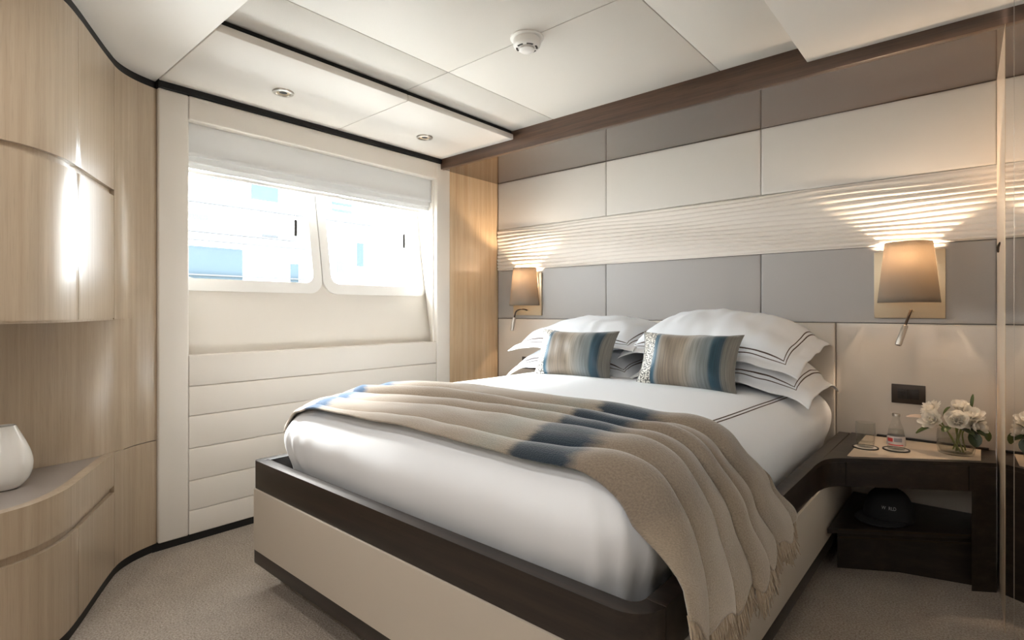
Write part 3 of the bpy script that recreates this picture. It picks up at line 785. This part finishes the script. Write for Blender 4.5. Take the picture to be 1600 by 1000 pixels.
pillow('pillow', .84, .60, .15, .05, PM, TR((-1.73, 2.70, .820), 1, -1, 0), 2, 'white pillow lying flat at the bottom of the window side stack', 'pillow', G, droop=.13)
pillow('pillow', .84, .60, .22, .05, PM, TR((-.965, 2.70, .957), 11, 3, -1), 3, 'white pillow with taupe border lines on top of the nightstand side stack', 'pillow', G, droop=.085)
pillow('pillow', .82, .60, .18, .05, PM, TR((-1.72, 2.70, .945), 8, -2, 1), 4, 'white pillow on top of the window side stack', 'pillow', G, droop=.045)
pillow('cushion', .46, .275, .17, .006, 'cushion', TR((-.99, 2.335, .850), 66, 0, 3), 5, 'blue and taupe striped cushion nearer the nightstand', 'cushion', 'striped lumbar cushions', pinch=.09)
pillow('cushion', .45, .275, .17, .006, 'cushion', TR((-1.585, 2.32, .850), 66, 0, 6), 6, 'blue and taupe striped cushion nearer the window', 'cushion', 'striped lumbar cushions', pinch=.09)

# ------------------------------------------------------------------ wall lamps
def wall_lamp(x, side, label):
    t = thing('wall_lamp', (x, YB, 1.04), label, 'lamp', 'wall lamps beside the bed')
    box('back_plate', x - .13, x + .13, YB - .016, YB - .001, 1.045, 1.35, 'satin_steel', t, .002)
    # half round tapered shade, open above and below
    z0, z1 = 1.115, 1.385; V = []; F = []; n = 36; m = 10
    for j in range(m + 1):
        f = j / m; hwid = .116 + (.089 - .116) * f; dep = .125 + (.100 - .125) * f; z = z0 + (z1 - z0) * f
        for i in range(n + 1):
            a = PI * i / n
            V.append((x - hwid * math.copysign(abs(math.cos(a)) ** .85, math.cos(a)), YB - .018 - dep * math.sin(a) ** .85, z))
    for j in range(m):
        for i in range(n): q = j * (n + 1) + i; F.append((q, q + 1, q + n + 2, q + n + 1))
    o = mesh('shade', V, F, 'shade', t, smooth=True); sm = o.modifiers.new('thickness', 'SOLIDIFY'); sm.thickness = .0018
    lathe('lamp_holder', [(0, 0), (.010, 0), (.010, .118), (0, .118)], (x, YB - .055, 1.17), 'white_plastic', t, seg=16)
    tube('bracket', [(x, YB - .014, 1.18), (x, YB - .055, 1.18)], .006, 'satin_steel', t)
    gl = lathe('bulb', [(0, 0), (.012, 0), (.022, .02), (.024, .035), (.018, .052), (0, .06)], (x, YB - .055, 1.29), 'bulb', t, seg=20)
    light('lamp_bulb_light', 'POINT', (x, YB - .055, 1.315), 13.0, (1.0, .76, .53), shadow_soft_size=.012)
    # gooseneck reading light
    bx, bz = x + .01 * side, 1.075
    if side > 0: neck = [(bx, YB - .015, bz), (bx, YB - .04, bz + .004), (bx - .006, YB - .06, bz - .02), (bx - .018, YB - .075, bz - .065)]
    else: neck = [(bx + .02, YB - .015, bz), (bx + .015, YB - .045, bz + .012), (bx - .004, YB - .075, bz + .014), (bx - .022, YB - .10, bz - .004), (bx - .030, YB - .11, bz - .05)]
    neck = catmull(neck, 6); tube('gooseneck', neck, .0055, 'dark_metal', t)
    e = Vector(neck[-1]); d = (e - Vector(neck[-3])).normalized()
    rh = tube('reading_head', [e - d * .004, e + d * .002, e + d * .085, e + d * .09], [.010, .0125, .0125, .011], 'steel', t, seg=18)
    tube('reading_lens', [e + d * .0895, e + d * .0915], [.009, .009], 'dark_metal', rh, seg=16)
    lathe('neck_socket', [(0, 0), (.010, 0), (.010, .006), (0, .006)], (neck[0][0], YB - .02, bz - .003), 'satin_steel', t, seg=14)
M['bulb'] = glassmix('clear bulb glass')
wall_lamp(-.241, 1, 'wall lamp with brown half round shade above the nightstand')
wall_lamp(-2.468, -1, 'wall lamp with brown half round shade in the corner by the window')

def socket(x, z, label):
    t = thing('wall_socket', (x, YB, z), label, 'socket', 'dark bronze wall sockets')
    box('plate', x - .062, x + .062, YB - .008, YB, z - .043, z + .043, 'bronze', t, .0015)
    om = box('outlet_module', x - .040, x - .001, YB - .011, YB - .007, z - .022, z + .022, 'bronze2', t, .001)
    box('switch_module', x + .001, x + .040, YB - .012, YB - .007, z - .022, z + .022, 'bronze2', t, .001)
    for dx, dz in ((-.027, .008), (-.013, .008), (-.020, -.009)):
        lathe('pin_hole', [(0, 0), (.003, 0), (.003, .004), (0, .004)], (x + dx, YB - .0125, z + dz - .002), 'rubber', om, seg=8)
socket(-.243, .70, 'dark bronze wall socket above the nightstand')
socket(-2.46, .70, 'dark bronze wall socket half hidden behind the window side pillows')

# ------------------------------------------------------------------ nightstand
ns = thing('nightstand', (-.2, 2.8, 0), 'dark wood nightstand joined to the bed rail with pale leather top', 'nightstand')
front = catmull([(-.4668, 2.24), (-.4655, 2.31), (-.456, 2.385), (-.432, 2.435), (-.385, 2.475), (-.20, 2.598), (-.03, 2.712), (.05, 2.765)], 8)
back = [(.05, YB - .006), (-.463, YB - .006)]
def cut(path, xa, xb): return [p for p in path if xa <= p[0] <= xb]
ZN = .496
prism('top_board', front + back, ZN - .016, ZN, 'ebony', ns, .002)
fi = [p for p in offset_path(front, .030) if p[0] > -.40 and p[0] < .005]
prism('leather_inlay', [(-.40, fi[0][1])] + fi + [(.005, fi[-1][1]), (.005, YB - .035), (-.40, YB - .035)], ZN, ZN + .0015, 'inlay', ns)
box('back_lip', -.36, .03, YB - .026, YB - .008, ZN, ZN + .008, 'bronze2', ns, .001)
ia = next(i for i, p in enumerate(front) if p[0] > -.405); ib = next(i for i, p in enumerate(front) if p[0] > -.03)
strip('corner_apron', shrink(front[:ia + 1], .0006), .022, .385, ZN - .0165, 'ebony', ns)
strip('drawer_front', shrink(front[ia:ib + 1], .0012), .022, .385, ZN - .0165, 'ebony', ns)
strip('post_apron', shrink(front[ib:], .0012), .022, .385, ZN - .0165, 'ebony', ns)
prism('drawer_box', offset_path(front, .03) + [(.04, YB - .02), (-.44, YB - .02)], .395, ZN - .018, 'ebony', ns)
prism('post', [(-.022, 2.722), (.05, 2.77), (.05, 2.99), (-.022, 2.99)], 0, .384, 'ebony', ns)
sh = [(-.455, 2.43), (-.40, 2.48), (-.024, 2.73), (-.024, YB - .006), (-.455, YB - .006)]
prism('shelf', sh, .195, .215, 'ebony', ns, .002)
strip('shelf_lip', [(-.42, 2.452), (-.39, 2.475), (-.024, 2.719)], .004, .210, .217, 'dark_metal', ns)
strip('shelf_lip', [(-.42, 2.452), (-.39, 2.475), (-.024, 2.719)], .004, .180, .186, 'dark_metal', ns)
prism('plinth', [(-.45, 2.60), (-.25, 2.72), (.05, 2.80), (.05, YB - .006), (-.45, YB - .006)], 0, .179, 'ebony', ns)

def coaster(x, y, label):
    t = thing('coaster', (x, y, ZN + .0016), label, 'coaster', 'round coasters on the nightstand')
    lathe('disc', [(0, 0), (.042, 0), (.042, .003), (0, .003)], (x, y, ZN + .0016), 'coaster_white', t, seg=40)
    lathe('rim', [(.0425, 0), (.048, 0), (.048, .0045), (.0425, .0045), (.0425, 0)], (x, y, ZN + .0016), 'rubber', t, seg=40)
G1, G2, G3 = (-.365, 2.705), (-.262, 2.745), (-.072, 2.83)
coaster(*G1, 'round white coaster with dark rim under the tumbler')
coaster(*G2, 'round white coaster with dark rim under the water bottle')
zg = ZN + .0048
t = thing('tumbler', (*G1, zg), 'clear glass tumbler with thick base on the coaster nearest the bed', 'glass')
lathe('glass_body', [(0, 0), (.027, 0), (.031, .004), (.034, .03), (.0365, .07), (.035, .105), (.034, .105), (.0352, .07), (.032, .03), (.030, .026), (0, .022)], (*G1, zg), 'glassware', t, seg=40)
lathe('glass_base', [(0, .001), (.026, .001), (.029, .005), (.030, .020), (0, .020)], (*G1, zg), 'water', t, seg=40)
t = thing('water_bottle', (*G2, zg), 'small clear glass bottle with red and white label', 'bottle')
lathe('bottle_glass', [(0, 0), (.028, 0), (.031, .004), (.032, .03), (.031, .055), (.026, .085), (.016, .112), (.012, .128), (.012, .138), (0, .138)], (*G2, zg), 'glassware', t, seg=36)
lathe('water_fill', [(0, .004), (.029, .004), (.030, .03), (.029, .055), (.025, .082), (0, .082)], (*G2, zg), 'water', t, seg=30)
lathe('bottle_cap', [(0, .138), (.0145, .138), (.0145, .147), (.013, .149), (0, .149)], (*G2, zg), 'steel', t, seg=30)
lab = lathe('label', [(.0325, .018), (.0326, .030), (.0318, .055), (.0315, .058)], (*G2, zg), 'paper', t, seg=36)
def label_patch(name, a0, a1, z0, z1, mat):
    V = []; F = []; n = 8
    for i in range(n + 1):
        a = math.radians(a0 + (a1 - a0) * i / n)
        for z in (z0, z1): V.append((G2[0] + .0331 * math.cos(a), G2[1] + .0331 * math.sin(a), zg + z))
    for i in range(n): F.append((2 * i, 2 * i + 2, 2 * i + 3, 2 * i + 1))
    mesh(name, V, F, mat, lab, smooth=True)
label_patch('label_print', 215, 255, .035, .050, 'red'); label_patch('label_print', 262, 312, .036, .052, 'paper_grey')
label_patch('label_print', 222, 322, .021, .025, 'red')

# ------------------------------------------------------------------ vase of white flowers
t = thing('flower_vase', (*G3, ZN + .002), 'low clear glass vase holding white flowers', 'vase')
zv = ZN + .002
lathe('glass_body', [(0, 0), (.050, 0), (.058, .004), (.062, .03), (.063, .06), (.060, .095), (.0585, .095), (.0605, .06), (.058, .03), (.052, .010), (0, .008)], (*G3, zv), 'glassware', t, seg=40)
lathe('water_fill', [(0, .010), (.050, .010), (.057, .03), (.0585, .052), (0, .052)], (*G3, zv), 'water', t, seg=32)
def petal_into(bm, base, d, up, ln, wd, curl, cup):
    """a cupped petal from base along d, bending towards up"""
    d = d.normalized(); sx = d.cross(up).normalized(); u = sx.cross(d); rows = []
    for i in range(6):
        f = i / 5; w = wd * (math.sin(PI * min(f * .75 + .12, 1)) ** .8) * (1 if f < .95 else .6)
        p_ = base + d * ln * f + u * curl * f * f * ln
        rows.append([bm.verts.new(p_ + sx * w * k + u * cup * abs(k) ** 2 * w) for k in (-1, -.5, 0, .5, 1)])
    for a, b in zip(rows, rows[1:]):
        for k in range(4): bm.faces.new((a[k], a[k + 1], b[k + 1], b[k]))
def flower(pos, axis, r, style, label, rnd, leaves=()):
    pos = Vector(pos); axis = Vector(axis).normalized(); r = r * 1.22; root = thing('flower', (*G3, zv + .015), label, 'flower', 'white flowers in the glass vase')
    bm = bmesh.new(); side = axis.orthogonal().normalized(); side2 = axis.cross(side)
    lay = {'mum': [(16, 1.0, 5), (14, .88, 28), (12, .70, 48), (9, .5, 66), (6, .3, 80)], 'cup': [(5, 1.0, 40), (5, .92, 58), (4, .7, 74)], 'open': [(8, 1.0, 12), (7, .85, 34), (6, .6, 58)]}[style]
    wd = {'mum': .20, 'cup': .55, 'open': .34}[style]
    for n_, ls, el in lay:
        for k in range(n_):
            a = 2 * PI * (k + rnd.random() * .4) / n_ + el; e = math.radians(el + rnd.uniform(-8, 8))
            d = (side * math.cos(a) + side2 * math.sin(a)) * math.cos(e) + axis * math.sin(e)
            petal_into(bm, pos - axis * r * .25, d, axis, r * ls * rnd.uniform(.9, 1.1), r * wd, .35 if style != 'cup' else .1, .35)
    bm_obj('petals', bm, 'petal', root, smooth=True)
    if style == 'open':
        bm = bmesh.new(); bmesh.ops.create_icosphere(bm, subdivisions=1, radius=r * .16, matrix=Matrix.Translation(pos + axis * r * .1)); bm_obj('flower_core', bm, 'petal_core', root, smooth=True)
    foot = Vector((G3[0] + rnd.uniform(-.03, .03), G3[1] + rnd.uniform(-.03, .03), zv + .014))
    mid = Vector((G3[0] + (pos.x - G3[0]) * .35, G3[1] + (pos.y - G3[1]) * .35, zv + .09))
    st = catmull([tuple(foot), tuple(mid), tuple(pos - axis * r * .2)], 6); tube('stem', st, .0028, 'stem', root, seg=7)
    for lp, ld, ll, lw, lm in leaves:
        bm = bmesh.new(); petal_into(bm, Vector(lp), Vector(ld), Vector((0, -.3, 1)), ll, lw, -.25, .25); bm_obj('leaf', bm, lm, root, smooth=True)
rf = random.Random(11); gx, gy = G3
def fp(dx, dy, dz): return (gx + dx * 1.15 - .004, gy + dy, zv + dz * 1.04)
flower(fp(-.062, -.035, .128), (-.4, -.75, .5), .040, 'open', 'white frilly flower in the vase facing left, lowest of the bunch', rf,
       [(fp(-.055, -.03, .105), (-1, -.35, -.35), .070, .014, 'leaf'), (fp(-.075, .0, .125), (-1, -.1, .25), .07, .016, 'dry_leaf')])
flower(fp(-.066, .0, .170), (-.5, -.4, .75), .034, 'mum', 'small white ruffled flower at the upper left of the bunch', rf,
       [(fp(-.03, -.03, .145), (.25, -.3, 1), .048, .020, 'leaf')])
flower(fp(.008, -.045, .138), (.05, -.85, .4), .044, 'cup', 'large white cup shaped flower at the centre of the bunch', rf,
       [(fp(-.012, -.05, .11), (-.5, -.8, -.2), .04, .015, 'leaf'), (fp(.02, -.05, .108), (.6, -.7, 0), .055, .014, 'leaf_dark')])
flower(fp(.015, .01, .180), (.0, -.3, .9), .036, 'cup', 'white flower at the top middle of the bunch', rf)
flower(fp(.040, -.02, .158), (.35, -.55, .75), .042, 'open', 'white open flower with pointed petals right of the centre', rf,
       [(fp(.045, -.04, .12), (.5, -.5, .7), .06, .010, 'leaf_dark'), (fp(.04, -.045, .11), (.9, -.5, -.1), .06, .014, 'leaf_dark')])
flower(fp(.056, -.035, .120), (.75, -.55, .15), .044, 'mum', 'large white many petalled flower at the right of the bunch', rf,
       [(fp(.080, -.02, .11), (.4, -.2, -.9), .045, .014, 'leaf'), (fp(.05, -.055, .10), (.2, -.5, -.8), .055, .022, 'leaf_dark')])
flower(fp(.035, .03, .165), (.3, .2, .9), .030, 'open', 'white flower at the back of the bunch below the tall leaf', rf,
       [(fp(.045, .03, .18), (.05, 0, 1), .055, .006, 'leaf')])

# ------------------------------------------------------------------ cap on the nightstand shelf
cp = Vector((-.285, 2.72, .2155))
t = thing('baseball_cap', tuple(cp), 'black baseball cap with small white lettering on the nightstand shelf', 'cap')
yaw = math.radians(-20)
def capv(a, b, r=.088, h=.125):      # dome point: a azimuth, b elevation 0..1
    e = b * PI / 2; rr = r * math.cos(e) ** .7
    x, y = rr * math.cos(a) * 1.0, rr * math.sin(a) * 1.12
    return Vector((cp.x + x * math.cos(yaw) - y * math.sin(yaw), cp.y + x * math.sin(yaw) + y * math.cos(yaw), cp.z + .002 + h * math.sin(e)))
V = []; F = []; n, m = 36, 12
for j in range(m + 1):
    for i in range(n): V.append(capv(2 * PI * i / n, j / m * .995))
for j in range(m):
    for i in range(n): F.append((j * n + i, j * n + (i + 1) % n, (j + 1) * n + (i + 1) % n, (j + 1) * n + i))
F.append(tuple(m * n + i for i in range(n)))
crown = mesh('crown', V, F, 'cap_cloth', t, smooth=True)
V = []; F = []
for i in range(21):
    a = math.radians(-160 + 140 * i / 20); a_in = capv(a, .02); k = math.sin(PI * i / 20)
    o_ = capv(a, .0, r=.088 + .055 * k); o_.z = cp.z + .006 - .003 * k
    for q in (a_in + Vector((0, 0, .006)), (a_in + o_) / 2 + Vector((0, 0, .008)), o_ + Vector((0, 0, .002))): V.append(q)
for i in range(20):
    for k in range(2): F.append((3 * i + k, 3 * i + 3 + k, 3 * i + 4 + k, 3 * i + 1 + k))
o = mesh('brim', V, F, 'cap_cloth', t, smooth=True); sm = o.modifiers.new('thickness', 'SOLIDIFY'); sm.thickness = .003
lathe('top_button', [(0, 0), (.007, 0), (.006, .004), (0, .006)], (cp.x, cp.y, cp.z + .126), 'cap_cloth', t, seg=14)
def lettering(txt, size, place, name, parent, mat):
    cu = bpy.data.curves.new(name, 'FONT'); cu.body = txt; cu.size = size; cu.resolution_u = 3
    ob = bpy.data.objects.new(name + '_src', cu); COL.objects.link(ob); bpy.context.view_layer.update()
    me = bpy.data.meshes.new_from_object(ob.evaluated_get(bpy.context.evaluated_depsgraph_get()))
    V = [place(v.co.x, v.co.y) for v in me.vertices]; F = [tuple(p_.vertices) for p_ in me.polygons]
    bpy.data.objects.remove(ob); bpy.data.meshes.remove(me); mesh(name, V, F, mat, parent)
def on_cap(u, v):
    a = math.radians(-90) + (u - .028) / .098 - yaw * 1.4; b = .30 + v / .16
    q = capv(a, b, r=.0895, h=.127); return q
lettering('W', .017, lambda u, v: on_cap(u, v), 'lettering', crown, 'print_white')
lettering('RLD', .017, lambda u, v: on_cap(u + .028, v), 'lettering', crown, 'print_white')

# ------------------------------------------------------------------ outside the windows: a pale quayside building
M['added_quay'] = plain('pale concrete quay', srgb(225, 222, 215), .9)
M['added_sea'] = plain('harbour water', (.02, .035, .045, 1), .12)
box('added_quay', -40, -6.5, -30, 40, -1.6, -1.0, 'added_quay', kind='structure')  # unseen ground, added to dim the light rising through the windows
box('added_water', -6.5, -3.2, -30, 40, -2.0, -1.5, 'added_sea', kind='structure')  # unseen dark water, added to cut light on the lowered ceiling
M['outside_white'] = plain('plain white facade', srgb(240, 240, 238), .8)  # one even white for the facade
M['outside_blue'] = plain('blue tinted glazing', (.040, .053, .062, 1), 1, spec=0)
M['outside_grey'] = plain('pale grey ledge', (.06, .062, .064, 1), 1, spec=0)
bd = thing('quayside_building', (-13, 8, -2), 'overexposed white building with blue windows outside the cabin windows', 'building')
XB = -13.0
box('facade', XB - 2, XB, 0, 10.2, -2, 5.2, 'outside_white', bd)
for y0, y1, z0, z1, m_ in ((4.0, 5.35, 1.5, 2.50, 'outside_blue'), (6.5, 6.72, 1.7, 2.25, 'outside_blue'), (4.65, 5.2, 4.05, 4.4, 'outside_blue'), (5.55, 6.2, 3.72, 4.25, 'outside_blue'),
                           (7.65, 8.25, 3.72, 3.80, 'outside_blue'), (7.65, 8.25, 3.90, 3.98, 'outside_blue'), (8.4, 8.62, 2.3, 2.95, 'outside_blue'), (4.1, 4.6, 3.08, 3.2, 'outside_grey'), (5.8, 6.2, 2.85, 2.92, 'outside_grey'), (7.8, 8.0, 2.1, 2.4, 'outside_grey')):
    box('window', XB - .05, XB + .02, y0, y1, z0, z1, m_, bd)
for z, y1 in ((2.62, 7.0), (2.80, 6.6), (3.45, 8.9), (1.85, 9.0)): box('ledge', XB, XB + .12, 0, y1, z, z + .03, 'outside_grey', bd)
